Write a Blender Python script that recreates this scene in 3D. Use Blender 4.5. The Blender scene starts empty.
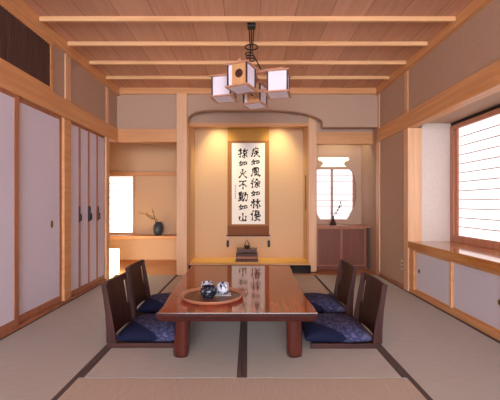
import bpy, bmesh, math, random
from mathutils import Vector, Matrix
random.seed(7)
SC = bpy.context.scene
COL = SC.collection
PI = math.pi

# ------------------------------------------------------------------ materials
def lin(c):
    return tuple(((v/255)/12.92 if v/255 <= .04045 else ((v/255+.055)/1.055)**2.4) for v in c)

def newmat(name):
    m = bpy.data.materials.new(name); m.use_nodes = True
    nt = m.node_tree
    return m, nt, nt.nodes['Principled BSDF']

def coords(nt, scale, rot=(0, 0, 0)):
    tc = nt.nodes.new('ShaderNodeTexCoord'); mp = nt.nodes.new('ShaderNodeMapping')
    mp.inputs['Scale'].default_value = scale; mp.inputs['Rotation'].default_value = rot
    nt.links.new(tc.outputs['Object'], mp.inputs['Vector'])
    return mp.outputs['Vector']

def ramp(nt, fac, stops):
    r = nt.nodes.new('ShaderNodeValToRGB')
    e = r.color_ramp.elements
    e[0].position, e[0].color = stops[0][0], (*lin(stops[0][1]), 1)
    e[1].position, e[1].color = stops[-1][0], (*lin(stops[-1][1]), 1)
    for p, c in stops[1:-1]:
        n = e.new(p); n.color = (*lin(c), 1)
    nt.links.new(fac, r.inputs['Fac'])
    return r.outputs['Color']

def bump(nt, b, height, strength=.15, dist=.002):
    n = nt.nodes.new('ShaderNodeBump'); n.inputs['Strength'].default_value = strength
    n.inputs['Distance'].default_value = dist
    nt.links.new(height, n.inputs['Height']); nt.links.new(n.outputs['Normal'], b.inputs['Normal'])

def wood(name, c1, c2, axis='X', fine=26, rough=.45, coat=0, spec=.4, c3=None):
    m, nt, b = newmat(name)
    s = [fine, fine, fine]; s['XYZ'.index(axis)] = fine*.045
    v = coords(nt, s)
    n = nt.nodes.new('ShaderNodeTexNoise'); n.inputs['Scale'].default_value = 1
    n.inputs['Detail'].default_value = 5; n.inputs['Roughness'].default_value = .6
    n.inputs['Distortion'].default_value = .6
    nt.links.new(v, n.inputs['Vector'])
    st = [(.3, c2), (.68, c1)]
    if c3: st = [(.3, c2), (.5, c1), (.72, c3)]
    nt.links.new(ramp(nt, n.outputs['Fac'], st), b.inputs['Base Color'])
    b.inputs['Roughness'].default_value = rough
    b.inputs['Specular IOR Level'].default_value = spec
    b.inputs['Coat Weight'].default_value = coat
    b.inputs['Coat Roughness'].default_value = .04
    bump(nt, b, n.outputs['Fac'], .06, .001)
    return m

def plain(name, c, rough=.6, c2=None, scale=40, spec=.3, metal=0, bmp=0):
    m, nt, b = newmat(name)
    n = nt.nodes.new('ShaderNodeTexNoise'); n.inputs['Scale'].default_value = scale
    n.inputs['Detail'].default_value = 4
    tc = nt.nodes.new('ShaderNodeTexCoord'); nt.links.new(tc.outputs['Object'], n.inputs['Vector'])
    c2 = c2 or tuple(max(0, x*.95) for x in c)
    nt.links.new(ramp(nt, n.outputs['Fac'], [(.35, c2), (.65, c)]), b.inputs['Base Color'])
    b.inputs['Roughness'].default_value = rough; b.inputs['Specular IOR Level'].default_value = spec
    b.inputs['Metallic'].default_value = metal
    if bmp: bump(nt, b, n.outputs['Fac'], bmp, .002)
    return m

def glow(name, c, strength, base=(235, 232, 235)):
    m, nt, b = newmat(name)
    n = nt.nodes.new('ShaderNodeTexNoise'); n.inputs['Scale'].default_value = 60
    tc = nt.nodes.new('ShaderNodeTexCoord'); nt.links.new(tc.outputs['Object'], n.inputs['Vector'])
    nt.links.new(ramp(nt, n.outputs['Fac'], [(.3, base), (.7, tuple(min(255, x+6) for x in base))]), b.inputs['Base Color'])
    b.inputs['Roughness'].default_value = .9; b.inputs['Specular IOR Level'].default_value = .1
    b.inputs['Emission Color'].default_value = (*c, 1)
    b.inputs['Emission Strength'].default_value = strength
    return m

M = {}
M['hinoki_x'] = wood('pale cypress along x', (222, 166, 116), (202, 142, 92), 'X')
M['hinoki_y'] = wood('pale cypress along y', (222, 166, 116), (202, 142, 92), 'Y')
M['hinoki_z'] = wood('pale cypress along z', (230, 184, 146), (213, 163, 124), 'Z')
M['batten'] = wood('light ceiling batten wood', (232, 186, 140), (212, 160, 112), 'X')
M['floorboard'] = wood('honey floor boards', (190, 120, 66), (150, 86, 46), 'X', 18, .3)
M['alcoveboard'] = wood('pale tan floor boards', (214, 166, 124), (194, 142, 102), 'X', 18, .4)
M['goldboard'] = wood('golden alcove board', (226, 180, 96), (206, 152, 74), 'X', 20, .35)
M['sill'] = wood('glossy bay sill wood', (204, 144, 84), (172, 106, 58), 'Y', 16, .14, .6)
M['rail'] = wood('brown door frame wood', (182, 122, 92), (154, 96, 70), 'Z', 24)
M['redcedar'] = wood('reddish shoji frame wood', (206, 148, 120), (182, 122, 96), 'Z', 24)
M['tabletop'] = wood('lacquered red brown slab', (146, 47, 24), (98, 29, 17), 'Y', 9, .07, .16, .5, (164, 62, 33))
M['tableedge_shade'] = wood('slab edge with painted shade', (66, 26, 22), (48, 18, 16), 'X', 12, .2, .1, .4)  # shade on the slab's sides, put into a darker colour
M['tableleg'] = wood('lacquered red brown post', (76, 30, 23), (48, 20, 15), 'Z', 14, .22, .3, .4, (88, 38, 28))
M['walnut'] = wood('dark walnut', (76, 46, 42), (48, 28, 27), 'Z', 22, .5, 0, .25)
M['walnut_x'] = wood('dark walnut rail', (76, 46, 42), (48, 28, 27), 'X', 22, .5, 0, .25)
M['cabinet'] = wood('dull red brown door board', (124, 72, 56), (110, 61, 47), 'Z', 14, .55)
M['stand'] = wood('dark red incense stand wood', (88, 46, 38), (60, 30, 26), 'X', 20, .35, .3)
M['traywood'] = wood('tan tray wood', (120, 72, 50), (96, 54, 38), 'X', 30, .4, .1)
M['trayrim'] = wood('pale tray rim wood', (196, 138, 108), (168, 110, 84), 'X', 30, .35, .2)
M['lattice'] = wood('pale greyed lattice wood', (190, 164, 152), (168, 144, 134), 'X', 30)
M['slat'] = wood('dark brown slat wood', (92, 62, 56), (70, 46, 42), 'Z', 24, .6)
M['lampwood'] = wood('pinkish lamp frame wood', (206, 150, 122), (178, 122, 96), 'X', 40)
M['lampbeige'] = wood('tan lamp panel wood', (222, 172, 122), (200, 146, 96), 'Z', 40)
M['lampdark'] = plain('dark lamp edge', (74, 56, 60), .5)
M['black_lacquer'] = plain('black lacquer', (26, 22, 24), .18, spec=.5)
M['black_metal'] = plain('black metal', (30, 26, 26), .4)
M['iron'] = plain('dark iron pull', (52, 46, 58), .45)
M['brass'] = plain('dull brass', (128, 108, 74), .4, metal=.6)
M['plaster'] = plain('grey beige plaster', (190, 160, 141), .92, (183, 153, 134), 60, .1, bmp=.1)
M['plaster_alcove'] = plain('warm alcove plaster', (214, 178, 144), .92, (207, 170, 136), 60, .1, bmp=.1)
M['plaster_pale'] = plain('pale plaster', (216, 204, 196), .92, (210, 197, 188), 60, .1, bmp=.1)
M['fusuma'] = plain('lavender door paper', (221, 214, 230), .85, (216, 209, 225), 90, .1)
M['door_white'] = plain('off white cabinet paper', (215, 213, 226), .85, (210, 207, 221), 90, .1)
M['scroll_cloth'] = plain('brown brocade', (164, 112, 72), .8, (146, 95, 58), 120, .2)
M['scroll_gold'] = plain('gold brocade', (204, 156, 84), .8, (186, 136, 66), 120, .2)
M['scroll_brown'] = plain('dark brown brocade', (134, 84, 60), .8, (118, 72, 50), 120, .2)
M['paper'] = plain('white scroll paper', (246, 242, 238), .9, (240, 235, 230), 80, .1)
M['ink'] = plain('brown black ink', (38, 28, 26), .8)
M['lamp_paper'] = plain('white lamp paper', (240, 232, 244), .9, (235, 226, 240), 80, .1)
M['white'] = plain('white porcelain', (226, 226, 232), .25, (214, 216, 226), 50, .5)
M['plastic'] = plain('cream plastic', (222, 210, 196), .5)
M['jar'] = plain('dark grey green stoneware', (62, 66, 74), .4, (42, 46, 56), 30, .4)
M['twig'] = plain('brown twig bark', (92, 56, 36), .8)
M['blossom'] = plain('pale yellow blossom', (226, 190, 92), .8)
M['leaf'] = plain('dark green leaf', (44, 50, 36), .6)
M['bronze'] = plain('dark bronze', (58, 44, 40), .4, metal=.3)
M['heri'] = plain('grey brown border cloth', (98, 84, 82), .8, (88, 75, 74), 200, .1)
M['shoji'] = glow('daylit shoji paper', (1.0, .97, 1.0), .8)
M['shoji_side'] = glow('daylit bay shoji paper', (.98, .95, 1.0), .60)
M['shoji_recess'] = glow('daylit recess shoji paper', (.97, .97, 1.0), .45)
M['shoji_rear_fill'] = glow('added rear fill paper', (.82, .90, 1.0), 14)  # glow added behind the camera to fill the room from the front
M['slot_glow'] = glow('warm lit paper', (1.0, .88, .58), .8)
M['lamp_glow'] = glow('lit floor lamp paper', (1.0, .84, .5), 12)

def tatami(name, c, c2, ax):
    m, nt, b = newmat(name)
    s = [9, 9, 9]; s['XY'.index(ax)] = 260
    v = coords(nt, s)
    n = nt.nodes.new('ShaderNodeTexNoise'); n.inputs['Scale'].default_value = 1; n.inputs['Detail'].default_value = 2
    nt.links.new(v, n.inputs['Vector'])
    nt.links.new(ramp(nt, n.outputs['Fac'], [(.3, c2), (.7, c)]), b.inputs['Base Color'])
    b.inputs['Roughness'].default_value = .62; b.inputs['Specular IOR Level'].default_value = .3
    bump(nt, b, n.outputs['Fac'], .15, .001)
    return m
M['tatami'] = tatami('woven rush along the room', (190, 188, 184), (174, 172, 168), 'Y')
M['tatami_cross'] = tatami('woven rush across the room', (194, 180, 168), (178, 163, 150), 'X')  # tan shift paints in the sheen of the crosswise weave

def ceiling_mat():
    m, nt, b = newmat('cedar ceiling boards')
    L = nt.links
    tc = nt.nodes.new('ShaderNodeTexCoord'); sp = nt.nodes.new('ShaderNodeSeparateXYZ')
    L.new(tc.outputs['Object'], sp.inputs[0])
    def mth(op, a, bb=None):
        n = nt.nodes.new('ShaderNodeMath'); n.operation = op
        if isinstance(a, float): n.inputs[0].default_value = a
        else: L.new(a, n.inputs[0])
        if bb is not None:
            if isinstance(bb, float): n.inputs[1].default_value = bb
            else: L.new(bb, n.inputs[1])
        return n.outputs[0]
    q = mth('DIVIDE', mth('ADD', sp.outputs['X'], 5.0), .30)
    fl = mth('FLOOR', q); fr = mth('FRACT', q)
    wn = nt.nodes.new('ShaderNodeTexWhiteNoise'); wn.noise_dimensions = '1D'; L.new(fl, wn.inputs['W'])
    cb = nt.nodes.new('ShaderNodeCombineXYZ')
    L.new(mth('MULTIPLY', sp.outputs['X'], 22.0), cb.inputs[0])
    L.new(mth('ADD', mth('MULTIPLY', sp.outputs['Y'], 1.6), mth('MULTIPLY', wn.outputs['Value'], 37.0)), cb.inputs[1])
    n = nt.nodes.new('ShaderNodeTexNoise'); n.inputs['Scale'].default_value = 1; n.inputs['Detail'].default_value = 5
    n.inputs['Distortion'].default_value = 1.2
    L.new(cb.outputs[0], n.inputs['Vector'])
    fac = mth('ADD', mth('MULTIPLY', n.outputs['Fac'], .72), mth('MULTIPLY', wn.outputs['Value'], .28))
    colr = ramp(nt, fac, [(.2, (190, 140, 114)), (.5, (206, 154, 126)), (.8, (218, 168, 140))])
    # knots
    vo = nt.nodes.new('ShaderNodeTexVoronoi'); vo.inputs['Scale'].default_value = 2.6
    L.new(tc.outputs['Object'], vo.inputs['Vector'])
    kn = mth('LESS_THAN', vo.outputs['Distance'], .045)
    joint = mth('LESS_THAN', fr, .018)
    mx = nt.nodes.new('ShaderNodeMix'); mx.data_type = 'RGBA'
    L.new(mth('MULTIPLY', mth('MAXIMUM', joint, kn), .6), mx.inputs['Factor'])
    L.new(colr, mx.inputs['A']); mx.inputs['B'].default_value = (*lin((96, 54, 38)), 1)
    L.new(mx.outputs['Result'], b.inputs['Base Color'])
    b.inputs['Roughness'].default_value = .5; b.inputs['Specular IOR Level'].default_value = .3
    return m
M['ceiling'] = ceiling_mat()

def cushion_mat():
    m, nt, b = newmat('navy brocade cloth')
    L = nt.links
    v = coords(nt, (1, 1, 1))
    vo = nt.nodes.new('ShaderNodeTexVoronoi'); vo.inputs['Scale'].default_value = 34
    L.new(v, vo.inputs['Vector'])
    n = nt.nodes.new('ShaderNodeTexNoise'); n.inputs['Scale'].default_value = 22; n.inputs['Detail'].default_value = 4
    n.inputs['Distortion'].default_value = 2
    L.new(v, n.inputs['Vector'])
    pat = ramp(nt, n.outputs['Fac'], [(.35, (44, 47, 78)), (.5, (60, 62, 96)), (.62, (90, 90, 122))])
    # brocade pattern inside a circle, plain navy outside it
    sp = nt.nodes.new('ShaderNodeSeparateXYZ'); L.new(v, sp.inputs[0])
    vm = nt.nodes.new('ShaderNodeVectorMath'); vm.operation = 'DISTANCE'
    cb = nt.nodes.new('ShaderNodeCombineXYZ'); L.new(sp.outputs[0], cb.inputs[0]); L.new(sp.outputs[1], cb.inputs[1])
    L.new(cb.outputs[0], vm.inputs[0]); vm.inputs[1].default_value = (.20, .20, 0)
    gt = nt.nodes.new('ShaderNodeMath'); gt.operation = 'GREATER_THAN'; gt.inputs[1].default_value = .43
    L.new(vm.outputs['Value'], gt.inputs[0])
    mx = nt.nodes.new('ShaderNodeMix'); mx.data_type = 'RGBA'
    L.new(gt.outputs[0], mx.inputs['Factor']); L.new(pat, mx.inputs['A'])
    mx.inputs['B'].default_value = (*lin((25, 28, 54)), 1)
    L.new(mx.outputs['Result'], b.inputs['Base Color'])
    b.inputs['Roughness'].default_value = .85; b.inputs['Specular IOR Level'].default_value = .12
    bump(nt, b, n.outputs['Fac'], .2, .002)
    return m
M['cushion'] = cushion_mat()

def cup_mat(name, a, bcol, sc, thr):
    m, nt, b = newmat(name)
    v = coords(nt, (sc, sc, sc*.45))
    n = nt.nodes.new('ShaderNodeTexNoise'); n.inputs['Scale'].default_value = 1; n.inputs['Detail'].default_value = 1
    n.inputs['Distortion'].default_value = 1.5
    nt.links.new(v, n.inputs['Vector'])
    nt.links.new(ramp(nt, n.outputs['Fac'], [(thr-.03, a), (thr+.03, bcol)]), b.inputs['Base Color'])
    b.inputs['Roughness'].default_value = .15; b.inputs['Specular IOR Level'].default_value = .5
    return m
M['cup_dark'] = cup_mat('dark blue glaze with pale flecks', (30, 36, 52), (150, 160, 178), 75, .64)
M['cup_blue'] = cup_mat('blue and white glaze', (36, 48, 96), (214, 218, 230), 42, .47)

# ------------------------------------------------------------------ mesh helpers
class MB:
    """collects shapes of one part"""
    def __init__(s): s.bm = bmesh.new()
    def box(s, x0, x1, y0, y1, z0, z1):
        v = [s.bm.verts.new(p) for p in ((x0,y0,z0),(x1,y0,z0),(x1,y1,z0),(x0,y1,z0),(x0,y0,z1),(x1,y0,z1),(x1,y1,z1),(x0,y1,z1))]
        for f in ((3,2,1,0),(4,5,6,7),(0,1,5,4),(1,2,6,5),(2,3,7,6),(3,0,4,7)):
            s.bm.faces.new([v[i] for i in f])
        return s
    def prism(s, pts, h0, h1, axis='Z'):
        """polygon pts extruded from h0 to h1 along axis; pts are the other two coordinates in xyz order"""
        def P(a, b, h): return {'Z': (a,b,h), 'Y': (a,h,b), 'X': (h,a,b)}[axis]
        lo = [s.bm.verts.new(P(a,b,h0)) for a,b in pts]; hi = [s.bm.verts.new(P(a,b,h1)) for a,b in pts]
        n = len(pts)
        s.bm.faces.new(lo[::-1]); s.bm.faces.new(hi)
        for i in range(n): s.bm.faces.new((lo[i], lo[(i+1)%n], hi[(i+1)%n], hi[i]))
        return s
    def lathe(s, prof, c=(0,0,0), n=28, sx=1, sy=1, closed=False):
        rings = []
        for r, z in prof:
            if r < 1e-6: rings.append([s.bm.verts.new((c[0], c[1], c[2]+z))])
            else: rings.append([s.bm.verts.new((c[0]+r*sx*math.cos(2*PI*k/n), c[1]+r*sy*math.sin(2*PI*k/n), c[2]+z)) for k in range(n)])
        if closed: rings.append(rings[0])
        for a, b in zip(rings, rings[1:]):
            for k in range(n):
                k2 = (k+1) % n
                q = []
                for v in (a[k%len(a)], a[k2%len(a)], b[k2%len(b)], b[k%len(b)]):
                    if v not in q: q.append(v)
                if len(q) > 2: s.bm.faces.new(q)
        return s
    def tube(s, pts, rad, n=8):
        pts = [Vector(p) for p in pts]
        rads = rad if isinstance(rad, (list, tuple)) else [rad]*len(pts)
        rings = []
        up = Vector((0.13, .31, .94)).normalized()
        for i, p in enumerate(pts):
            t = (pts[min(i+1, len(pts)-1)]-pts[max(i-1, 0)]).normalized()
            a = t.cross(up)
            if a.length < 1e-3: a = t.cross(Vector((1,0,0)))
            a.normalize(); b = t.cross(a)
            rings.append([s.bm.verts.new(p+rads[i]*(a*math.cos(2*PI*k/n)+b*math.sin(2*PI*k/n))) for k in range(n)])
        for A, B in zip(rings, rings[1:]):
            for k in range(n): s.bm.faces.new((A[k], A[(k+1)%n], B[(k+1)%n], B[k]))
        s.bm.faces.new(rings[0][::-1]); s.bm.faces.new(rings[-1])
        return s
    def torus(s, c, R, r, axis='Z', n=24, m=8, sy=1):
        rings = []
        for i in range(n):
            a = 2*PI*i/n; ring = []
            for j in range(m):
                b = 2*PI*j/m
                x, y, z = (R+r*math.cos(b))*math.cos(a), sy*(R+r*math.cos(b))*math.sin(a), r*math.sin(b)
                p = {'Z': (x,y,z), 'Y': (x,z,y), 'X': (z,x,y)}[axis]
                ring.append(s.bm.verts.new((c[0]+p[0], c[1]+p[1], c[2]+p[2])))
            rings.append(ring)
        for i in range(n):
            A, B = rings[i], rings[(i+1)%n]
            for j in range(m): s.bm.faces.new((A[j], A[(j+1)%m], B[(j+1)%m], B[j]))
        return s
    def xf(s, mat):
        bmesh.ops.transform(s.bm, matrix=mat, verts=s.bm.verts[:]); return s
    def build(s, name, mat, parent=None, bevel=0, smooth=False, seg=2):
        bmesh.ops.recalc_face_normals(s.bm, faces=s.bm.faces[:])
        me = bpy.data.meshes.new(name); s.bm.to_mesh(me); s.bm.free()
        if smooth:
            for p in me.polygons: p.use_smooth = True
        o = bpy.data.objects.new(name, me); COL.objects.link(o)
        me.materials.append(M[mat])
        if parent: o.parent = parent
        if bevel:
            b = o.modifiers.new('bevel', 'BEVEL'); b.width = bevel; b.segments = seg; b.limit_method = 'ANGLE'
        return o

def B(*a): return MB().box(*a)
def tag(o, label, cat, group=None):
    o['label'] = label; o['category'] = cat
    if group: o['group'] = group
    return o
def thing(name, label, cat, loc=(0,0,0), rz=0, group=None):
    o = bpy.data.objects.new(name, None); COL.objects.link(o)
    o.empty_display_size = .1
    o.location = loc; o.rotation_euler = (0, 0, rz)
    return tag(o, label, cat, group)
def struct(o):
    o['kind'] = 'structure'; return o
def copy_tree(o, parent=None):
    c = o.copy(); COL.objects.link(c)
    if parent: c.parent = parent
    for ch in [x for x in o.children]: copy_tree(ch, c)
    return c

# ------------------------------------------------------------------ room data (metres; camera at 0,0,1 looking along +y)
XL, XR = -1.83, 1.82
YB, YF = 4.75, -3.6          # back plane, wall behind the camera
ZC = 2.60
K0, K1 = 1.85, 2.03          # the lintel that runs round the room

# ---- floor
fl = struct(B(-2.75, 2.0, YF-.1, 5.62, -.12, -.03).build('floor', 'floorboard'))
fb = B(-.99, 1.0, 4.72, 4.86, -.03, .0); fb.box(1.0, XR, 4.72, 5.5, -.03, 0); fb.build('floor_board', 'floorboard', fl)
B(-2.7, -.99, 4.72, 5.76, -.03, .001).box(-2.7, XL, 4.42, 4.72, -.03, .001).build('floor_board', 'alcoveboard', fl)
H = .03
def mat_tile(x0, x1, y0, y1, m, hx=True, hy=False):
    g = .0012; e0 = .005 if abs(y0-1.943) < .01 else .0004; e1 = .005 if abs(y1-1.943) < .01 else .0004
    b = B(x0+g, x1-g, y0+e0, y1-e1, -.03, 0.0)
    t = b.build('tatami_mat', m, fl)
    h = MB(); any_ = False
    if hx:
        h.box(x0+g, x0+H, y0+e0, y1-e1, -.001, .0014); h.box(x1-H, x1-g, y0+e0, y1-e1, -.001, .0014); any_ = True
    if hy:
        h.box(x0+g, x1-g, y0+g, y0+H, -.001, .0014); h.box(x0+g, x1-g, y1-H, y1-g, -.001, .0014); any_ = True
    if any_: h.build('cloth_border', 'heri', t)
    else: h.bm.free()
CL, CM, CR = -.97, -.035, .91
mat_tile(XL, CL, 1.08, 2.90, 'tatami'); mat_tile(XL, CL, 2.90, 4.72, 'tatami')
mat_tile(CR, XR, 1.08, 2.90, 'tatami'); mat_tile(CR, XR, 2.90, 4.72, 'tatami')
mat_tile(CL, CM, 1.943, 3.763, 'tatami'); mat_tile(CM, CR, 1.943, 3.763, 'tatami')
mat_tile(CL, CR, 3.763, 4.72, 'tatami_cross', False)
mat_tile(CL, CR, .99, 1.943, 'tatami_cross', False)
mat_tile(XL, CL, YF, 1.08, 'tatami'); mat_tile(CR, XR, YF, 1.08, 'tatami')
mat_tile(CL, CM, YF, .99, 'tatami'); mat_tile(CM, CR, YF, .99, 'tatami')

# ---- ceiling
ce = struct(B(XL-.1, XR+.1, YF-.1, YB+.1, ZC, ZC+.06).build('ceiling', 'ceiling'))
y = 2.909-.4545*10
for k in range(14):
    B(XL, XR, y, y+.03, ZC-.04, ZC).build('ceiling_batten', 'batten', ce, .003)
    y += .4545
# cornice
tn = [0]
def trim(x0, x1, y0, y1, z0, z1, m, bev=.004):
    tn[0] += 1
    return struct(B(x0, x1, y0, y1, z0, z1).build('trim_%d' % tn[0], m, None, bev))
trim(XL-.02, XL+.045, YF, YB, 2.495, ZC, 'hinoki_y')
trim(XR-.045, XR+.02, YF, YB, 2.505, ZC, 'hinoki_y')
trim(XL+.045, XR-.045, YB-.04, YB+.02, 2.515, ZC, 'hinoki_x')

# ---- left wall
wl = MB()
wl.box(XL-.09, XL, YF, YB, K1-.02, ZC)
wl.box(XL-.09, XL, YF, 1.9, 0, K1-.02)
wl.box(XL-.09, XL-.07, 1.9, 4.42, 0, K1)
struct(wl.build('wall_left', 'plaster'))
trim(XL-.08, XL+.022, YF, YB+.02, K0, K1, 'hinoki_y')               # lintel above the doors
trim(XL-.07, XL+.012, 1.9, 4.38, 0, .028, 'rail', .002)                  # threshold
trim(XL-.07, XL+.010, 3.371, 3.50, .0, K0, 'hinoki_y')                # posts
trim(XL-.07, XL+.012, 3.39, 3.495, K1, 2.50, 'hinoki_z')
trim(XL-.09, XL+.016, 4.36, 4.46, 0, K0, 'hinoki_z')
trim(XL-.07, XL+.010, 4.37, 4.45, K1, 2.50, 'hinoki_z')
trim(XL-.07, XL+.012, 1.82, 1.90, 0, K0, 'hinoki_z')
# louvred transom
tn[0] += 1
tr = MB(); tr.box(XL, XL+.016, 1.55, 3.17, K1, K1+.035); tr.box(XL, XL+.016, 1.55, 3.17, 2.455, 2.50); tr.box(XL, XL+.016, 3.125, 3.17, K1+.035, 2.455); tr.box(XL, XL+.016, 1.55, 1.59, K1+.035, 2.455)
tro = struct(tr.build('trim_%d' % tn[0], 'hinoki_y'))
B(XL, XL+.003, 1.59, 3.125, K1+.035, 2.455).build('backing_board', 'slat', tro)
sl = MB()
y = 1.60
while y < 3.12:
    sl.box(XL+.003, XL+.012, y, y+.022, K1+.035, 2.455); y += .034
sl.build('slats', 'slat', tro)

# sliding doors
def fusuma(n, x, y0, y1, z0, z1, st=.045, tb=.06, paper='fusuma', wood_m='rail', t=.026, s=1):
    """door lying in the plane x; s=1 faces +x"""
    f = MB()
    xa, xb = (x-t, x) if s > 0 else (x, x+t)
    f.box(xa, xb, y0, y0+st, z0, z1); f.box(xa, xb, y1-st, y1, z0, z1)
    f.box(xa, xb, y0+st, y1-st, z0, z0+tb); f.box(xa, xb, y0+st, y1-st, z1-tb*.5, z1)
    xp0, xp1 = (x-t+.004, x-.006) if s > 0 else (x+.006, x+t-.004)
    d = f.build(n, wood_m, None, .002)
    B(xp0, xp1, y0+st, y1-st, z0+tb, z1-tb*.5).build('paper_panel', paper, d)
    return d
def oval(x, y, z, ry, rz, parent, m='brass', s=1):
    b = MB().lathe([(0, .0), (.55, .002), (.8, .003), (1, .006), (1.0, 0)], n=20)
    b.xf(Matrix.Translation((x, y, z)) @ Matrix.Rotation(s*PI/2, 4, 'Y') @ Matrix.Diagonal((rz, ry, 1, 1)))
    b.build('handle', m, parent, 0, True)
d1 = struct(fusuma('door_1', XL+.012, 1.90, 2.70, .03, K0-.002, .05))
d2 = struct(fusuma('door_2', XL-.016, 2.66, 3.37, .03, K0-.002, .036))
oval(XL-.022, 3.205, .80, .017, .036, d2); oval(XL+.006, 2.0, .80, .017, .036, d1)
ys = [3.50, 3.715, 3.93, 4.145, 4.36]
for i in range(4):
    d = struct(fusuma('door_%d' % (i+3), XL-.008, ys[i]+.001, ys[i+1]-.001, .03, K0-.002, .018, .05))
    hy = {0: ys[1]-.016, 1: ys[2]-.016, 2: ys[2]+.016, 3: ys[3]+.016}[i]
    hb = MB(); xx = XL-.008
    hb.box(xx, xx+.008, hy-.008, hy+.008, .79, .965)
    hb.tube([(xx+.004, hy, .80), (xx+.022, hy, .81), (xx+.024, hy, .85), (xx+.020, hy, .875), (xx+.004, hy, .88)], .008, 8)
    hb.tube([(xx+.006, hy, .955), (xx+.012, hy, .92), (xx+.006, hy, .89)], .005, 6)
    hb.build('pull', 'iron', d)

# ---- back wall : left bay opens into a side alcove
wb = MB()
wb.box(XL-.09, -.99, YB, YB+.10, K1-.02, ZC)
# hanging wall with a shallow arched cut over the picture alcove
arch = [(-.845, 2.60), (-.845, 2.13), (-.835, 2.19), (-.80, 2.235), (-.74, 2.27), (-.65, 2.292), (-.5, 2.303)]
arch += [(.25, 2.305), (.45, 2.30), (.62, 2.285), (.78, 2.258), (.90, 2.225), (.99, 2.185), (1.035, 2.15), (1.045, 2.125), (1.045, 2.06), (XR+.09, 2.06), (XR+.09, 2.60)]
wb.prism(arch, YB, YB+.10, 'Y')
struct(wb.build('wall_back', 'plaster'))
trim(XL+.022, -.985, YB-.022, YB+.10, K0, K1, 'hinoki_x')
trim(-.99, -.845, YB-.05, YB+.11, 0, 2.515, 'hinoki_z', .008)         # main alcove pillar
# side alcove shell
wa = MB()
wa.box(-2.75, -.93, 5.70, 5.80, 0, 2.25)                              # its back wall (window set on it)
wa.box(-2.78, -2.70, 4.36, 5.80, 0, 2.25)
wa.box(-2.70, XL-.09, 4.34, 4.42, 0, 2.25)
wa.box(-2.78, -.93, 4.85, 5.80, 2.25, 2.30); wa.box(-2.78, XL-.09, 4.34, 4.85, 2.25, 2.30)
wa.box(-.93, -.845, YB+.11, 5.80, 0, 2.30)
struct(wa.build('wall_side_alcove', 'plaster_alcove'))
trim(-2.70, -.93, 5.672, 5.70, 1.455, 1.515, 'hinoki_x')
trim(-2.70, -.93, 5.40, 5.70, .425, .476, 'hinoki_x')              # shelf board
trim(-2.70, -.93, 5.685, 5.70, 0, .05, 'floorboard')

def shoji_back(n, x0, x1, y, z0, z1, paper, frame, rows, cols=(), fr=.03, dep=.03):
    """paper window facing the camera"""
    f = MB()
    f.box(x0-fr, x0, y-dep, y, z0-fr, z1+fr); f.box(x1, x1+fr, y-dep, y, z0-fr, z1+fr)
    f.box(x0, x1, y-dep, y, z0-fr, z0); f.box(x0, x1, y-dep, y, z1, z1+fr)
    w = f.build(n, frame, None, .002)
    B(x0, x1, y-.012, y-.008, z0, z1).build('paper_pane', paper, w)
    k = MB()
    for i in range(1, rows):
        zz = z0+(z1-z0)*i/rows
        k.box(x0, x1, y-.016, y-.012, zz-.004, zz+.004)
    for c in cols: k.box(c-.02, c+.02, y-.022, y-.012, z0, z1)
    k.build('lattice', 'lattice', w)
    return struct(w)
shoji_back('window_1', -2.60, -1.925, 5.70, .505, 1.44, 'shoji', 'hinoki_z', 8)

# ---- picture alcove (tokonoma)
ta = MB()
ta.box(-.93, .88, 5.40, 5.48, 0, 2.6)
ta.box(.88, 1.0, 5.06, 5.48, 0, 2.6)
ta.box(-.93, 1.0, 4.85, 5.48, 2.5, 2.56)
struct(ta.build('wall_alcove', 'plaster_alcove'))
struct(B(-.93, 1.0, 4.97, 5.05, 2.165, 2.5).build('wall_over_alcove', 'plaster'))
trim(-.845, .885, 4.965, 5.055, 2.122, 2.165, 'hinoki_x')
trim(.88, 1.0, 4.94, 5.06, 0, 2.45, 'hinoki_z', .006)
trim(.868, .88, 5.145, 5.175, .89, 1.42, 'stand', .002)
pf = struct(MB().box(-.845, .88, 4.86, 5.40, .113, .133).build('floor_alcove', 'goldboard', None, .002))
B(-.86, .895, 4.84, 4.862, .0, .112).build('front_beam', 'black_lacquer', pf, .002)
B(-.845, .88, 4.852, 4.862, .113, .135).build('edge_strip', 'hinoki_x', pf, .001)

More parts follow.
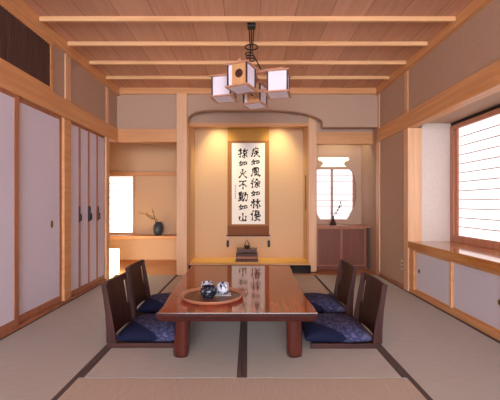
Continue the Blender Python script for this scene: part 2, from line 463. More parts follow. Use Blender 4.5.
# ---- right recess with the bulging window
trim(1.0, XR, 4.94, 5.05, 1.86, 2.03, 'hinoki_x')
wr = MB()
wr.box(1.0, XR, 4.95, 5.04, 2.03, 2.56)
wr.box(XR, XR+.09, YB, 5.66, 0, 2.60)
wr.box(1.0, XR, 5.05, 5.6, 2.2, 2.25)
struct(wr.build('wall_recess_side', 'plaster'))
CX = 1.375
def cut_wall():
    """wall with two shaped holes: triangulated fill between outlines, given thickness"""
    bm = bmesh.new()
    y0, y1 = 5.45, 5.475
    def loop(pts):
        v = [bm.verts.new((a, y0, b)) for a, b in pts]
        return [bm.edges.new((v[i], v[(i+1) % len(v)])) for i in range(len(v))]
    outer = [(1.0, .60), (XR, .60), (XR, 2.2), (1.0, 2.2)]
    half = [(.20, .71), (.255, .80), (.30, .89), (.338, .98), (.362, 1.07), (.370, 1.16), (.366, 1.24), (.352, 1.33), (.333, 1.41), (.31, 1.47), (.285, 1.52), (.25, 1.542)]
    win = [(CX+a, b) for a, b in half] + [(CX-a, b) for a, b in half[::-1]]
    hs = [(.17, 1.575), (.215, 1.585), (.18, 1.61), (.17, 1.635), (.18, 1.66), (.21, 1.675), (.245, 1.685), (.255, 1.705), (.25, 1.725), (.235, 1.737)]
    slot = [(CX+a, b) for a, b in hs] + [(CX-a, b) for a, b in hs[::-1]]
    es = loop(outer)+loop(win)+loop(slot)
    bmesh.ops.triangle_fill(bm, use_beauty=True, edges=es)
    g = bmesh.ops.extrude_face_region(bm, geom=bm.faces[:])
    for v in g['geom']:
        if isinstance(v, bmesh.types.BMVert): v.co.y = y1
    mb = MB(); mb.bm.free(); mb.bm = bm
    return struct(mb.build('wall_recess', 'plaster'))
cut_wall()
w2 = shoji_back('window_2', 1.03, 1.70, 5.55, .735, 1.552, 'shoji_recess', 'redcedar', 8, (CX-.01,), .03, .03)
w3 = struct(B(1.03, 1.72, 5.53, 5.545, 1.59, 1.78).build('window_3', 'slot_glow'))
wrb = struct(B(1.0, XR, 5.56, 5.66, 0, 2.2).build('wall_recess_back', 'plaster'))
# cabinet below it
cab = thing('low_cabinet', 'reddish brown two-door cupboard below the bulging paper window', 'cabinet', (1.41, 5.08, 0))
bb = MB(); bb.box(-.40, -.375, 0, .365, 0, .625); bb.box(.345, .37, 0, .365, 0, .625); bb.box(-.375, .345, .02, .365, 0, .06); bb.box(-.375, .345, .35, .365, .06, .625)
bb.build('body', 'cabinet', cab, .002)
B(-.405, .405, -.01, .365, .627, .657).build('worktop', 'rail', cab, .003)
for x0, x1, hx in ((-.373, -.016, -.33), (-.013, .343, .30)):
    d = B(x0, x1, .004, .018, .062, .624).build('door', 'cabinet', cab, .002)
    e = MB(); e.box(x0, x0+.012, -.002, .004, .062, .624); e.box(x1-.012, x1, -.002, .004, .062, .624); e.box(x0+.012, x1-.012, -.002, .004, .062, .074); e.box(x0+.012, x1-.012, -.002, .004, .612, .624)
    e.build('door_frame', 'rail', d)
    MB().lathe([(0, 0), (.01, .0), (.013, .006), (.012, .010), (0, .012)], n=14).xf(Matrix.Translation((hx, .004, .30)) @ Matrix.Rotation(PI/2, 4, 'X')).build('knob', 'brass', d, 0, True)

# ---- right wall
wr = MB()
wr.box(XR, XR+.09, YF, YB, K1-.02, ZC)
wr.box(XR, XR+.09, 3.94, YB, 0, K1-.02)
wr.box(XR, XR+.09, YF, 1.2, 0, K1-.02)
struct(wr.build('wall_right', 'plaster'))
trim(XR-.022, XR+.09, YF, YB, K0, K1, 'hinoki_y')
trim(XR-.014, XR+.07, 4.68, 4.80, 0, K0, 'hinoki_z')
trim(XR-.010, XR+.07, 4.69, 4.75, K1, 2.51, 'hinoki_z')
trim(XR-.014, XR+.145, 3.84, 3.945, 0, K0, 'hinoki_z')
trim(XR-.010, XR+.07, 3.855, 3.935, K1, 2.51, 'hinoki_z')
struct(B(XR-.012, XR+.01, 3.945, 4.68, 0, .045).build('baseboard_right', 'rail', None, .002))
# bay with the big paper window
XW = 2.34
wy = MB()
wy.box(XR+.145, XW+.1, 3.84, 3.92, .0, 1.95)
wy.box(XW, XW+.1, 1.1, 3.84, 0, .62)
wy.box(XW, XW+.1, 1.1, 3.84, 1.87, 1.98)
wy.box(XR+.02, XW+.1, 1.1, 1.2, 0, 1.95)
struct(wy.build('wall_bay', 'plaster_pale'))
struct(B(XR+.09, XW+.1, 1.1, 3.92, 1.90, 1.98).build('ceiling_bay', 'plaster'))
trim(XR-.015, XW, 1.2, 3.84, .50, .57, 'sill', .004)
f = MB(); t = .05
wz0, wz1, wy0, wy1 = .645, 1.815, 1.3, 3.74
f.box(XW-.06, XW, 1.2, 3.84, .57, wz0); f.box(XW-.06, XW, 1.2, 3.84, wz1, 1.865)
f.box(XW-.06, XW, wy1+.035, 3.84, wz0, wz1); f.box(XW-.06, XW, 1.2, wy0, wz0, wz1)
f.box(XW-.045, XW-.01, wy1-.02, wy1+.035, wz0, wz1)
f.box(XW-.045, XW-.01, 2.50, 2.56, wz0, wz1)
win = struct(f.build('window_4', 'redcedar', None, .003))
B(XW-.03, XW-.024, wy0, wy1, wz0, wz1).build('paper_pane', 'shoji_side', win)
k = MB()
for i in range(1, 12):
    zz = wz0+(wz1-wz0)*i/12
    k.box(XW-.036, XW-.03, wy0, wy1-.02, zz-.004, zz+.004)
k.build('lattice', 'lattice', win)
trim(XW-.05, XW, 1.2, 3.84, 1.867, 1.90, 'black_metal', .002)  # black strip painting in the shadow gap above the window
# low cupboard below the sill
bc = thing('bay_cupboard', 'long low cupboard with off-white sliding doors under the right window sill', 'cabinet', (XR+.02, 1.3, 0))
fr = MB()
fr.box(-.02, .02, 0, 2.535, 0, .045); fr.box(-.01, .02, 0, 2.535, .475, .498); fr.box(-.02, .02, 2.44, 2.535, .045, .475)
fr.box(.06, .42, 0, 2.53, 0, .03); fr.box(-.01, .02, 0, .03, .045, .475)
fr.build('frame', 'hinoki_y', bc, .002)
for y0, y1, hy, off in ((1.785, 2.44, 2.36, .004), (1.13, 1.80, 1.21, .022), (.46, 1.145, 1.06, .004)):
    d = MB()
    d.box(off-.004, off+.014, y0, y0+.018, .046, .474); d.box(off-.004, off+.014, y1-.018, y1, .046, .474)
    d.box(off-.004, off+.014, y0+.018, y1-.018, .046, .06); d.box(off-.004, off+.014, y0+.018, y1-.018, .46, .474)
    dd = d.build('door', 'hinoki_y', bc, .0015)
    B(off, off+.012, y0+.018, y1-.018, .06, .46).build('paper_panel', 'door_white', dd)
    oval(off, hy, .265, .016, .022, dd, 'brass', -1)
# outlet
ot = tag(B(XR-.008, XR, 3.965, 4.035, .215, .33).build('wall_outlet', 'plastic', None, .003), 'small cream power outlet low on the right wall beside the post', 'outlet')
for z in (.25, .295):
    B(XR-.0095, XR-.008, 3.984, 4.016, z-.012, z+.012).build('socket', 'bronze', ot, .001)

# ---- wall behind the camera, with added glowing panes as front fill
wq = MB()
wq.box(XL-.09, XR+.09, YF-.1, YF, 2.2, ZC); wq.box(XL-.09, XR+.09, YF-.1, YF, 0, .35)
wq.box(XL-.09, XL+.15, YF-.1, YF, .35, 2.2); wq.box(XR-.15, XR+.09, YF-.1, YF, .35, 2.2)
struct(wq.build('wall_rear', 'plaster'))
f = MB()
for i in range(5):
    x = XL+.15+(XR-XL-.3)*i/4; f.box(x-.025, x+.025, YF-.06, YF-.02, .35, 2.2)
for z in (.37, 1.1, 2.18): f.box(XL+.15, XR-.15, YF-.05, YF-.03, z-.02, z+.02)
w5 = struct(f.build('window_rear_fill', 'redcedar'))
B(XL+.15, XR-.15, YF-.08, YF-.07, .35, 2.2).build('paper_pane', 'shoji_rear_fill', w5)

# ------------------------------------------------------------------ low table
T = .34
tb = thing('low_table', 'long low lacquered red-brown slab table in the middle of the tatami', 'table', (-.06, 2.83, 0))
def slab():
    b = MB(); bm = b.bm
    n = 24; L_, R_ = [], []
    for i in range(n+1):
        t = i/n; yy = -.79+1.545*t
        L_.append((-.498-.034*t+.010*math.sin(6.1*t+.4)+.005*math.sin(17*t), yy))
        R_.append((.470+.020*t+.010*math.sin(5.2*t+2)+.005*math.sin(15*t+1), yy))
    out = R_+L_[::-1]
    secs = [(0.95, -.052), (.992, -.030), (1.0, -.016), (.997, -.004), (.988, 0)]
    rings = []
    for k, z in secs:
        ins = (1-k)*.5
        ring = []
        for x, yy in out:
            sx = -1 if x > 0 else 1
            # undercut the long live edges more than the sawn ends
            ring.append(bm.verts.new((x+sx*ins*1.3, yy*(1-ins*.25), T+z)))
        rings.append(ring)
    m = len(out)
    bm.faces.new(rings[0][::-1]); bm.faces.new(rings[-1])
    for A, C in zip(rings, rings[1:]):
        for i in range(m): bm.faces.new((A[i], A[(i+1)%m], C[(i+1)%m], C[i]))
    return b
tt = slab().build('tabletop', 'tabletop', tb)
tt.data.materials.append(M['tableedge_shade'])
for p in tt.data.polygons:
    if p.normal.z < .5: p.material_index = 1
for sx, sy, lean in ((-1, -1, .012), (1, -1, -.004), (-1, 1, .01), (1, 1, -.006)):
    b = MB(); bm = b.bm; rings = []
    nn = 20
    for i in range(9):
        t = i/8; z = t*.290
        cx = sx*.365+lean*t-(.014 if sx < 0 else 0); cy = sy*.585
        ring = []
        for k in range(nn):
            a = 2*PI*k/nn
            r = .055*(1+.05*math.sin(3*a+sx*2+t*1.3)+.03*math.sin(5*a+sy+3*t)) * (1-.06*math.sin(t*3.0)) * (.94 if i == 0 else 1)
            ring.append(bm.verts.new((cx+r*math.cos(a), cy+r*math.sin(a), z)))
        rings.append(ring)
    bm.faces.new(rings[0][::-1]); bm.faces.new(rings[-1])
    for A, C in zip(rings, rings[1:]):
        for k in range(nn): bm.faces.new((A[k], A[(k+1)%nn], C[(k+1)%nn], C[k]))
    b.build('leg', 'tableleg', tb, 0, True)

# tray and tea things
TX, TY = -.250, 2.385
tray = tag(MB().lathe([(0, 0), (.19, 0), (.203, .006), (.201, .008), (0, .006)], n=48, sy=.97).build('serving_tray', 'traywood', None, 0, False), 'round tan wooden tray holding teacups on the low table', 'tray')
MB().lathe([(.19, .0), (.206, .003), (.217, .022), (.2175, .025), (.211, .025), (.201, .010), (.19, .0)], n=48, sy=.97).build('raised_rim', 'trayrim', tray, 0, True)
tray.location = (TX, TY, T)
TZ = T+.0075
def cup(label, x, y, m, r, h, prof=None):
    p = prof or [(0, .006), (.55, .004), (.58, 0), (.62, 0), (.64, .012), (.86, .10*1), (1, .5), (.98, .8), (.93, 1), (.90, 1), (.92, .8), (.93, .5), (.78, .14), (0, .10)]
    q = []
    for a, b in p: q.append((a*r, b*h if b > .02 or h == 0 else b))
    o = tag(MB().lathe(q, n=28).build('teacup', m, None, 0, True), label, 'cup', None)
    o.location = (x, y, TZ); return o
cup('round dark blue teacup with pale flecks, frontmost on the tray', TX-.022, TY-.025, 'cup_dark', .060, .076, [(0, .005), (.5, .004), (.52, 0), (.6, 0), (.64, .012), (.9, .3), (1, .55), (.93, .8), (.74, .98), (.70, 1), (.68, .98), (.86, .8), (.9, .5), (.6, .15), (0, .1)])
cup('blue and white teacup behind the dark blue cup on the tray', TX-.048, TY+.098, 'cup_blue', .048, .074)
cl = tag(B(-.055, .055, -.035, .035, 0, .004).build('tea_cloth', 'white', None, .0015), 'folded white cloth under the rightmost cup on the tray', 'cloth')
cl.location = (TX+.072, TY+.035, TZ); cl.rotation_euler = (0, 0, .12)
c3 = cup('blue and white teacup standing on a folded white cloth', TX+.070, TY+.05, 'cup_blue', .045, .075)
c3.location.z = TZ+.004; c3.rotation_euler = (0, 0, 2.1)

# ------------------------------------------------------------------ legless chairs; local: faces -x (towards table), back at x=0
def make_chair(label):
    r = thing('legless_chair', label, 'chair', group=None)
    W = .21
    s = MB(); s.box(-.44, -.008, -W+.02, W-.02, .012, .028); s.build('seat_board', 'walnut_x', r, .003)
    for sy in (-1, 1):
        y0 = sy*W-.010; y1 = sy*W+.010
        b = B(-.46, .03, y0, y1, 0, .034); b.build('floor_rail', 'walnut_x', r, .004)
        prof = [(-.032, .036), (.034, .036), (.035, .12), (.043, .25), (.058, .36), (.070, .43), (.066, .437), (.034, .437), (.018, .34), (-.006, .22), (-.024, .11)]
        MB().prism(prof, y0-.002, y1+.002, 'Y').build('side_post', 'walnut', r, .004)
    # curved back panel with two slots, built as strips between slots
    def xs(z): return (.0 if z < .1 else .0) + .050*max(0, (z-.04)/.39)**1.4 + .008
    p = MB(); bm = p.bm
    zs = [.05, .09, .14, .19, .24, .29, .34, .385, .432]
    strips = [(-.158, .158)]
    def bow(yy): return .020*(1-(yy/W)**2)
    def strip(ya, yb, zlist):
        ny = max(2, int((yb-ya)/.03)); g = {}
        for side, off in ((0, -.007), (1, .007)):
            for i in range(ny+1):
                yy = ya+(yb-ya)*i/ny
                for j, z in enumerate(zlist): g[side, i, j] = bm.verts.new((xs(z)+bow(yy)+off, yy, z))
        nj = len(zlist)-1
        for i in range(ny):
            for j in range(nj):
                bm.faces.new((g[0,i,j], g[0,i+1,j], g[0,i+1,j+1], g[0,i,j+1])); bm.faces.new((g[1,i,j], g[1,i,j+1], g[1,i+1,j+1], g[1,i+1,j]))
            bm.faces.new((g[0,i,0], g[1,i,0], g[1,i+1,0], g[0,i+1,0])); bm.faces.new((g[0,i,nj], g[0,i+1,nj], g[1,i+1,nj], g[1,i,nj]))
        for j in range(nj):
            bm.faces.new((g[0,0,j], g[0,0,j+1], g[1,0,j+1], g[1,0,j])); bm.faces.new((g[0,ny,j], g[1,ny,j], g[1,ny,j+1], g[0,ny,j+1]))
    for ya, yb in strips: strip(ya, yb, zs)
    for ya, yb in ((-W+.009, -.158), (.158, W-.009)):
        strip(ya, yb, [.385, .432]); strip(ya, yb, [.05, .09, .14, .20])
    bmesh.ops.remove_doubles(bm, verts=bm.verts[:], dist=.0005)
    p.build('backrest', 'walnut', r, 0)
    return r
def cushion_mesh():
    b = MB(); bm = b.bm; n = 22; a = .235; top, bot = {}, {}
    for i in range(n+1):
        for j in range(n+1):
            u, v = -1+2*i/n, -1+2*j/n
            uu, vv = math.sin(u*PI/2)*.5+u*.5, math.sin(v*PI/2)*.5+v*.5
            x = a*uu*(1-.05*(1-vv*vv)); yy = a*.92*vv*(1-.05*(1-uu*uu))
            k = max(0, (1-abs(uu)**3)*(1-abs(vv)**3))**.42
            zt = .034+.073*k; zb = .030-.030*min(1, k*1.6)
            w = .004*math.sin(23*x+9*yy)*k
            top[i,j] = bm.verts.new((x, yy, zt+w))
            edge = i in (0, n) or j in (0, n)
            bot[i,j] = top[i,j] if edge else bm.verts.new((x, yy, zb))
    for i in range(n):
        for j in range(n):
            for g in (top, bot):
                q = []
                for v in (g[i,j], g[i+1,j], g[i+1,j+1], g[i,j+1]):
                    if v not in q: q.append(v)
                try: bm.faces.new(q)
                except ValueError: pass
    return b
spots = [(.888, 2.55, 0, 'dark wooden legless chair on the right, nearest the camera', 'navy brocade cushion on the near right chair'),
         (.878, 3.165, 0, 'dark wooden legless chair on the right, farther from the camera', 'navy brocade cushion on the far right chair'),
         (-.942, 2.56, PI, 'dark wooden legless chair on the left, nearest the camera', 'navy brocade cushion on the near left chair'),
         (-1.000, 3.175, PI, 'dark wooden legless chair on the left, farther from the camera', 'navy brocade cushion on the far left chair')]
ch0 = make_chair(spots[0][3]); cu0 = cushion_mesh().build('floor_cushion', 'cushion', None, 0, True)
for i, (x, yy, rz, lb, lc) in enumerate(spots):
    c = ch0 if i == 0 else copy_tree(ch0)
    c.location = (x, yy, 0); c.rotation_euler = (0, 0, rz); tag(c, lb, 'chair', 'legless chairs round the low table')
    q = cu0 if i == 0 else copy_tree(cu0)
    q.location = (x-math.cos(rz)*.262, yy, .0285); q.rotation_euler = (0, 0, 0); tag(q, lc, 'cushion', 'cushions on the legless chairs')
    if i >= 2: q.scale = (1, 1, 1)

# ------------------------------------------------------------------ hanging scroll
SX = .005; SY = 5.40
sc = thing('hanging_scroll', 'tall calligraphy scroll hanging on the back of the picture alcove', 'scroll', (SX, SY, .485))
B(-.33, .33, -.012, -.004, .15, 1.50).build('cloth_mount', 'scroll_cloth', sc)
B(-.33, .33, -.0121, -.004, 1.50, 1.72).build('upper_cloth', 'scroll_gold', sc)
B(-.33, .33, -.0121, -.004, 0, .15).build('lower_cloth', 'scroll_brown', sc)
B(-.262, .262, -.0145, -.012, .178, 1.465).build('paper_sheet', 'paper', sc)
B(-.335, .335, -.018, -.002, 1.72, 1.74).build('top_rod', 'stand', sc, .003)
MB().tube([(-.2, -.009, 1.74), (0, -.004, 1.86), (.2, -.009, 1.74)], .003, 6).build('hanging_cord', 'stand', sc)
MB().tube([(-.345, -.017, .0), (.345, -.017, .0)], .014, 12).build('roller', 'stand', sc, 0, True)
for s_ in (-1, 1):
    w = MB().lathe([(0, -.185), (.018, -.18), (.02, -.15), (.019, -.085), (.012, -.075), (0, -.073)], (s_*.325, -.025, 0), 12)
    w = w.build('weight', 'iron', sc, 0, True)
    t = MB(); t.tube([(s_*.325, -.025, -.074), (s_*.325, -.022, -.03), (s_*.325, -.018, .0)], [.006, .009, .006], 8); t.build('tassel', 'white', w, 0, True)
G = {
 'shi': [[(50,2),(58,12)],[(28,21),(82,15)],[(30,20),(29,50),(8,94)],[(14,34),(23,44)],[(8,62),(24,52)],[(50,30),(40,46)],[(46,41),(78,36)],[(36,60),(88,52)],[(62,40),(57,64),(32,94)],[(60,60),(74,80),(98,92)]],
 'nyo': [[(30,14),(20,46),(46,78)],[(46,30),(34,60),(4,84)],[(2,46),(54,36)],[(63,32),(65,70)],[(62,34),(95,29),(88,64)],[(65,64),(90,61)]],
 'kaze': [[(24,14),(22,60),(4,94)],[(24,14),(76,11),(78,60),(86,90),(100,76)],[(36,27),(64,23)],[(36,40),(38,60)],[(36,40),(65,37),(62,56)],[(38,57),(64,54)],[(50,26),(50,78)],[(33,82),(68,75)],[(60,66),(72,84)]],
 'jo': [[(28,4),(6,30)],[(30,26),(4,54)],[(18,44),(18,96)],[(62,4),(50,28),(32,44)],[(62,8),(78,26),(100,40)],[(50,43),(80,40)],[(40,60),(92,54)],[(64,42),(66,88),(52,84)],[(50,68),(38,86)],[(76,66),(92,84)]],
 'rin': [[(2,36),(48,28)],[(26,6),(26,96)],[(26,34),(2,74)],[(28,40),(44,60)],[(50,33),(98,26)],[(73,4),(72,98)],[(72,32),(48,76)],[(74,34),(100,82)]],
 'shin': [[(30,4),(4,46)],[(20,32),(20,96)],[(44,12),(84,10),(80,36)],[(46,24),(80,22)],[(42,38),(86,35)],[(38,48),(40,60)],[(38,48),(95,44),(86,60)],[(48,64),(82,58),(62,84),(32,98)],[(50,66),(70,82),(99,96)]],
 'ryaku': [[(4,28),(42,22)],[(24,4),(26,86),(12,78)],[(2,64),(44,46)],[(66,4),(72,16)],[(46,25),(99,20)],[(56,34),(58,55)],[(56,34),(86,32),(82,54)],[(58,53),(84,50)],[(70,54),(70,95),(60,86)],[(58,66),(46,88)],[(82,64),(97,84)]],
 'hi': [[(20,34),(30,56)],[(84,24),(68,48)],[(50,4),(48,48),(8,96)],[(50,46),(66,72),(98,96)]],
 'fu': [[(12,17),(92,11)],[(56,14),(40,42),(6,66)],[(50,36),(50,97)],[(60,44),(90,68)]],
 'dou': [[(42,4),(12,14)],[(2,25),(56,18)],[(12,34),(14,60)],[(12,34),(50,32),(46,58)],[(14,46),(46,44)],[(14,59),(46,56)],[(30,10),(30,82)],[(8,71),(52,66)],[(2,90),(56,80)],[(60,36),(95,31),(86,88),(72,78)],[(77,6),(74,48),(50,96)]],
 'yama': [[(50,6),(50,82)],[(14,42),(18,86),(86,80)],[(86,36),(85,94)]],
}
def brush(bm, pts, x0, z0, s, w, yy):
    # smooth the stroke, then a ribbon that swells and tapers like a brush mark
    P = [Vector((x0+a/100*s*.92, 0, z0-b/100*s)) for a, b in pts]
    if len(P) == 2: P.insert(1, (P[0]+P[1])/2+Vector((.002, 0, .003)))
    Q = [P[0]]+P+[P[-1]]; C = []
    for i in range(len(P)-1):
        for t in [k/5 for k in range(5)]:
            a, b, c, d = Q[i:i+4]
            C.append(.5*((2*b)+(c-a)*t+(2*a-5*b+4*c-d)*t*t+(3*b-a-3*c+d)*t*t*t))
    C.append(P[-1]); n = len(C)-1
    top = []; 
    for i, p in enumerate(C):
        t = i/n
        hw = w*(.62+.38*math.cos(2*PI*t))*(1.0 if t < .85 else 1-.55*(t-.85)/.15)*random.uniform(.88, 1.12)+.0012
        d = (C[min(i+1, n)]-C[max(i-1, 0)]).normalized()
        nrm = Vector((-d.z, 0, d.x))*hw+Vector((.3*hw, 0, .25*hw))*.4
        top.append((p+nrm, p-nrm))
    f = [[bm.verts.new((v.x, yy, v.z)) for v in pr] for pr in top]
    g = [[bm.verts.new((v.x, yy-.0008, v.z)) for v in pr] for pr in top]
    for i in range(n):
        bm.faces.new((g[i][0], g[i+1][0], g[i+1][1], g[i][1]))
        bm.faces.new((f[i][0], f[i][1], f[i+1][1], f[i+1][0]))
        bm.faces.new((f[i][0], f[i+1][0], g[i+1][0], g[i][0])); bm.faces.new((f[i][1], g[i][1], g[i+1][1], f[i+1][1]))
    bm.faces.new((f[0][0], g[0][0], g[0][1], f[0][1])); bm.faces.new((f[n][0], f[n][1], g[n][1], g[n][0]))
ik = MB()
for cxm, chars, zt in ((.115, ['shi', 'nyo', 'kaze', 'jo', 'nyo', 'rin', 'shin'], 1.40), (-.085, ['ryaku', 'nyo', 'hi', 'fu', 'dou', 'nyo', 'yama'], 1.385)):
    hs = [.165, .115, .160, .165, .120, .165, .175] if cxm > 0 else [.165, .110, .155, .155, .170, .115, .150]
    z = zt; gap = (1.17-sum(hs))/6
    for chn, hh in zip(chars, hs):
        sz = max(hh, .145)
        for st in G[chn]:
            pp = [(a, b*hh/sz) for a, b in st]
            brush(ik.bm, pp, cxm-sz*.46+random.uniform(-.006, .006), z, sz, .0128, -.0145)
        z -= hh+gap
for k in range(7):
    z = .80-.032*k
    for st in ([(0, 30), (90, 10)], [(50, 0), (40, 90)], [(20, 60), (90, 80)]):
        brush(ik.bm, st, -.215, z, .022, .0016, -.0145)
ik.build('calligraphy', 'ink', sc)

# incense stand and burner
st = thing('incense_stand', 'small dark red tiered wooden stand on the alcove floor below the scroll', 'stand', (-.016, 5.10, .133))
B(-.17, .17, -.10, .10, 0, .018).build('foot_board', 'stand', st, .003)
bd = B(-.16, .16, -.09, .09, .018, .120).build('box', 'stand', st, .003)
B(-.15, .15, -.094, -.09, .045, .078).build('drawer_front', 'rail', st, .002)
for sx in (-1, 1):
    for sy in (-1, 1): B(sx*.125-.012, sx*.125+.012, sy*.07-.012, sy*.07+.012, .120, .140).build('riser', 'stand', st, .002)
MB().prism([(-.140, .140), (.140, .140), (.150, .200), (.138, .188), (-.138, .188), (-.150, .200)], -.09, .09, 'Y').build('top_tray', 'stand', st, .002)
ib = thing('incense_burner', 'tiny dark incense burner with triangular loop on the dark red stand', 'incense burner', (-.016, 5.09, .3215))
MB().lathe([(0, 0), (.03, 0), (.036, .008), (.046, .028), (.04, .044), (.03, .048), (0, .052)], n=20).build('bowl', 'bronze', ib, 0, True)
MB().tube([(-.035, 0, .044), (-.02, 0, .085), (0, 0, .128), (.02, 0, .085), (.035, 0, .044)], .006, 8).build('loop', 'bronze', ib, 0, True)

# ------------------------------------------------------------------ floor lamp in the side alcove
fl_ = thing('floor_lamp', 'glowing upright paper floor lamp at the corner beyond the narrow closet doors', 'lamp', (-1.90, 4.74, 0))
B(-.085, .085, -.085, .085, 0, .012).build('base', 'lampwood', fl_, .003)
B(-.074, .074, -.074, .074, .012, .35).build('lamp_shade', 'lamp_glow', fl_, .004)
for sx in (-1, 1):
    for sy in (-1, 1): B(sx*.077-.004, sx*.077+.004, sy*.077-.004, sy*.077+.004, .012, .356).build('corner_post', 'lampwood', fl_)

# vase with twig on the shelf
va = tag(MB().lathe([(0, 0), (.045, 0), (.055, .008), (.078, .06), (.083, .11), (.075, .16), (.056, .19), (.05, .197), (.058, .212), (.050, .210), (.044, .195), (.066, .15), (.07, .10), (.05, .02), (0, .015)], n=30).build('flower_vase', 'jar', None, 0, True), 'squat dark grey-green jar on the side alcove shelf', 'vase')
va.location = (-1.46, 5.535, .476)
br = thing('blossom_branch', 'thin twig with pale yellow blossoms in the squat grey-green jar', 'branch', (-1.46, 5.535, .56))
stems = [[(0, 0, 0), (-.03, 0, .10), (-.05, -.01, .17), (-.11, -.02, .22), (-.19, -.03, .26), (-.30, -.03, .28)],
         [(-.02, 0, .08), (-.06, .01, .17), (-.075, .02, .24), (-.10, .02, .32)],
         [(-.05, -.01, .17), (-.13, 0, .19), (-.20, .0, .25)],
         [(.01, .01, .0), (-.005, .02, .11), (-.045, .03, .19)]]
tw = MB()
for s_ in stems: tw.tube(s_, [.006*(1-.12*i) for i in range(len(s_))], 6)
tw.build('stem', 'twig', br, 0, True)
for s_ in stems:
    for p in s_[2:]:
        for _ in range(2):
            q = MB().lathe([(0, -.006), (.007, -.004), (.011, .002), (.008, .009), (0, .006)], n=8)
            q.xf(Matrix.Translation((p[0]+random.uniform(-.02, .02), p[1]+random.uniform(-.015, .015), p[2]+random.uniform(-.01, .018))) @ Matrix.Rotation(random.uniform(-1, 1), 4, 'X'))
            q.build('blossom', 'blossom', br, 0, True)

# bud vase on the recess cabinet
bv = tag(MB().lathe([(0, 0), (.05, 0), (.055, .006), (.048, .03), (.028, .07), (.016, .10), (.014, .125), (.02, .14), (.015, .14), (.010, .12), (.012, .1), (.02, .05), (0, .03)], n=24).build('bud_vase', 'bronze', None, 0, True), 'small dark tapering vase on the reddish brown cupboard', 'vase')
bv.location = (1.313, 5.25, .657)
fs = thing('leafy_flower', 'leafy dark flower stem leaning right from the small tapering vase', 'flower', (1.313, 5.25, .74))
MB().tube([(0, 0, 0), (.01, 0, .06), (.035, 0, .11), (.07, 0, .16), (.10, 0, .22), (.115, 0, .27)], [.004, .004, .0035, .003, .003, .002], 6).build('stem', 'twig', fs, 0, True)
for p, rr in (((.115, 0, .27), .024), ((.10, 0, .20), .026), ((.075, .0, .15), .022), ((.13, 0, .225), .018), ((.05, 0, .10), .02)):
    q = MB().lathe([(0, -1), (.6, -.6), (.8, 0), (.5, .6), (0, 1)], n=8)
    q.xf(Matrix.Translation(p) @ Matrix.Rotation(random.uniform(-1, 1), 4, 'Y') @ Matrix.Diagonal((rr*.6, rr*.35, rr, 1)))
    q.build('leaf', 'leaf', fs, 0, True)

# ------------------------------------------------------------------ pendant of four box shades
PX, PY = .03, 3.0
pl = thing('pendant_light', 'four-box paper and wood pendant light hanging from the ceiling', 'ceiling light', (PX, PY, 2.0))
B(-.036, .036, -.036, .036, .545, .60).build('ceiling_cap', 'black_metal', pl, .004)
for pts in ([(-.022, 0, .545), (-.012, 0, .40), (-.006, 0, .33), (-.02, 0, .20)], [(.022, 0, .545), (.012, 0, .40), (.006, 0, .33), (.10, -.02, .14)], [(0, .015, .545), (0, .01, .40), (-.04, -.08, .19)]):
    MB().tube(pts, .0055, 6).build('cord', 'black_metal', pl, 0, True)
MB().torus((0, 0, .375), .055, .006).build('ring', 'black_metal', pl, 0, True)
cb = MB()
for i in range(3): cb.torus((-.02+.008*i, -.01, .31-.025*i), .034, .005, 'Z', 18, 6)
cb.build('cord_coil', 'black_metal', pl, 0, True)
cr = MB()
cr.box(-.29, .29, -.012, .012, .135, .16); cr.box(-.012, .012, -.29, .29, .135, .16)
cr.box(-.26, .26, -.012, .012, -.03, -.008); cr.box(-.012, .012, -.25, .25, -.03, -.008)
cr.xf(Matrix.Rotation(-math.radians(20), 4, 'Z')).build('cross_frame', 'lampwood', pl, .002)
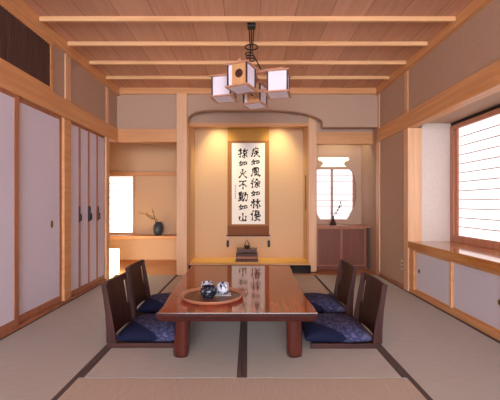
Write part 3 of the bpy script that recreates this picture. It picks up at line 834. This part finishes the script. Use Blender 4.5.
def shade(cx, cy, deg, side):
    """box shade; 'side' is which faces carry a solid wood panel (0 = front/back, 1 = left/right, None)"""
    h = .083; z0, z1 = -.07, .12
    mt = Matrix.Translation((cx-PX, cy-PY, 0)) @ Matrix.Rotation(-math.radians(deg), 4, 'Z')
    p = MB(); p.box(-h+.003, h-.003, -h+.003, h-.003, z0-.002, z1-.012)
    o = p.xf(mt).build('lamp_shade', 'lamp_paper', pl)
    e = .020
    for nm, z in (('bottom_frame', (z0-.001, z0+.011)), ('top_frame', (z1-.012, z1))):
        f = MB(); q = h+e; i = h-.012
        for zz, flip in ((z[0], 0), (z[1], 1)): pass
        bm = f.bm; vs_ = {}
        for k, rr in enumerate((q, i)):
            for j, zz in enumerate(z):
                vs_[k, j] = [bm.verts.new((x*rr, yy*rr, zz)) for x, yy in ((-1,-1),(1,-1),(1,1),(-1,1))]
        for c in range(4):
            n = (c+1) % 4
            for A, C in (((0,0),(0,1)), ((0,1),(1,1)), ((1,1),(1,0)), ((1,0),(0,0))):
                bm.faces.new((vs_[A][c], vs_[A][n], vs_[C][n], vs_[C][c]))
        f.xf(mt).build(nm, 'lampwood', o, .0015)
    for sx in (-1, 1):
        for sy in (-1, 1): B(sx*h-.006, sx*h+.006, sy*h-.006, sy*h+.006, z0+.011, z1-.012).xf(mt).build('edge_post', 'lampdark', o)
    if side is not None:
        w = MB()
        if side == 0: w.box(-h*.52, h*.98, -h-.005, -h+.001, z0+.010, z1-.010)
        else: w.box(-h-.005, -h+.001, -h*.8, h*.8, z0+.010, z1-.010)
        w.xf(mt).build('wood_panel', 'lampbeige', o)
        em = MB(); em.lathe([(0, 0), (.034, 0), (.034, .004), (.018, .006), (0, .006)], n=24)
        if side == 0: em.xf(mt @ Matrix.Translation((.02, -h-.005, .03)) @ Matrix.Rotation(PI/2, 4, 'X'))
        else: em.xf(mt @ Matrix.Translation((-h-.005, 0, .03)) @ Matrix.Rotation(-PI/2, 4, 'Y'))
        em.build('round_emblem', 'stand', o)
    return o
shade(-.052, 2.785, 25, 0)
shade(-.214, 3.05, 14, None)
shade(.263, 2.93, 12, None)
shade(.07, 3.26, 25, 0)

# ------------------------------------------------------------------ lights
def area(name, loc, rot, sx, sy, power, col):
    l = bpy.data.lights.new(name, 'AREA'); l.shape = 'RECTANGLE'; l.size = sx; l.size_y = sy; l.energy = power; l.color = col
    o = bpy.data.objects.new(name, l); COL.objects.link(o); o.location = loc; o.rotation_euler = rot; return o
def spot(name, loc, target, power, col, ang, blend):
    l = bpy.data.lights.new(name, 'SPOT'); l.energy = power; l.color = col; l.spot_size = math.radians(ang); l.spot_blend = blend; l.shadow_soft_size = .06
    o = bpy.data.objects.new(name, l); COL.objects.link(o); o.location = loc
    o.rotation_euler = (Vector(target)-Vector(loc)).to_track_quat('-Z', 'Y').to_euler(); return o
for sx in (-1, 1):
    spot('alcove_light', (sx*.50, 5.08, 2.48), (sx*.42, 5.38, 1.15), 66, (1, .86, .44), 74, 1.0)
area('recess_light', (1.42, 5.25, 2.17), (0, 0, 0), .5, .08, 1.6, (1, .93, .6))

w = bpy.data.worlds.new('World'); SC.world = w; w.use_nodes = True
w.node_tree.nodes['Background'].inputs[0].default_value = (.8, .85, 1, 1)
w.node_tree.nodes['Background'].inputs[1].default_value = .3

cam = bpy.data.cameras.new('Camera'); co = bpy.data.objects.new('Camera', cam); COL.objects.link(co)
co.location = (0, 0, 1.0); co.rotation_euler = (PI/2, 0, 0)
cam.sensor_width = 36; cam.lens = 340/500*36; cam.shift_x = .004; cam.shift_y = .006
cam.clip_start = .05
SC.camera = co
vs = SC.view_settings
vs.view_transform = 'Standard'; vs.look = 'None'; vs.exposure = 0.69; vs.gamma = 1; vs.use_curve_mapping = False
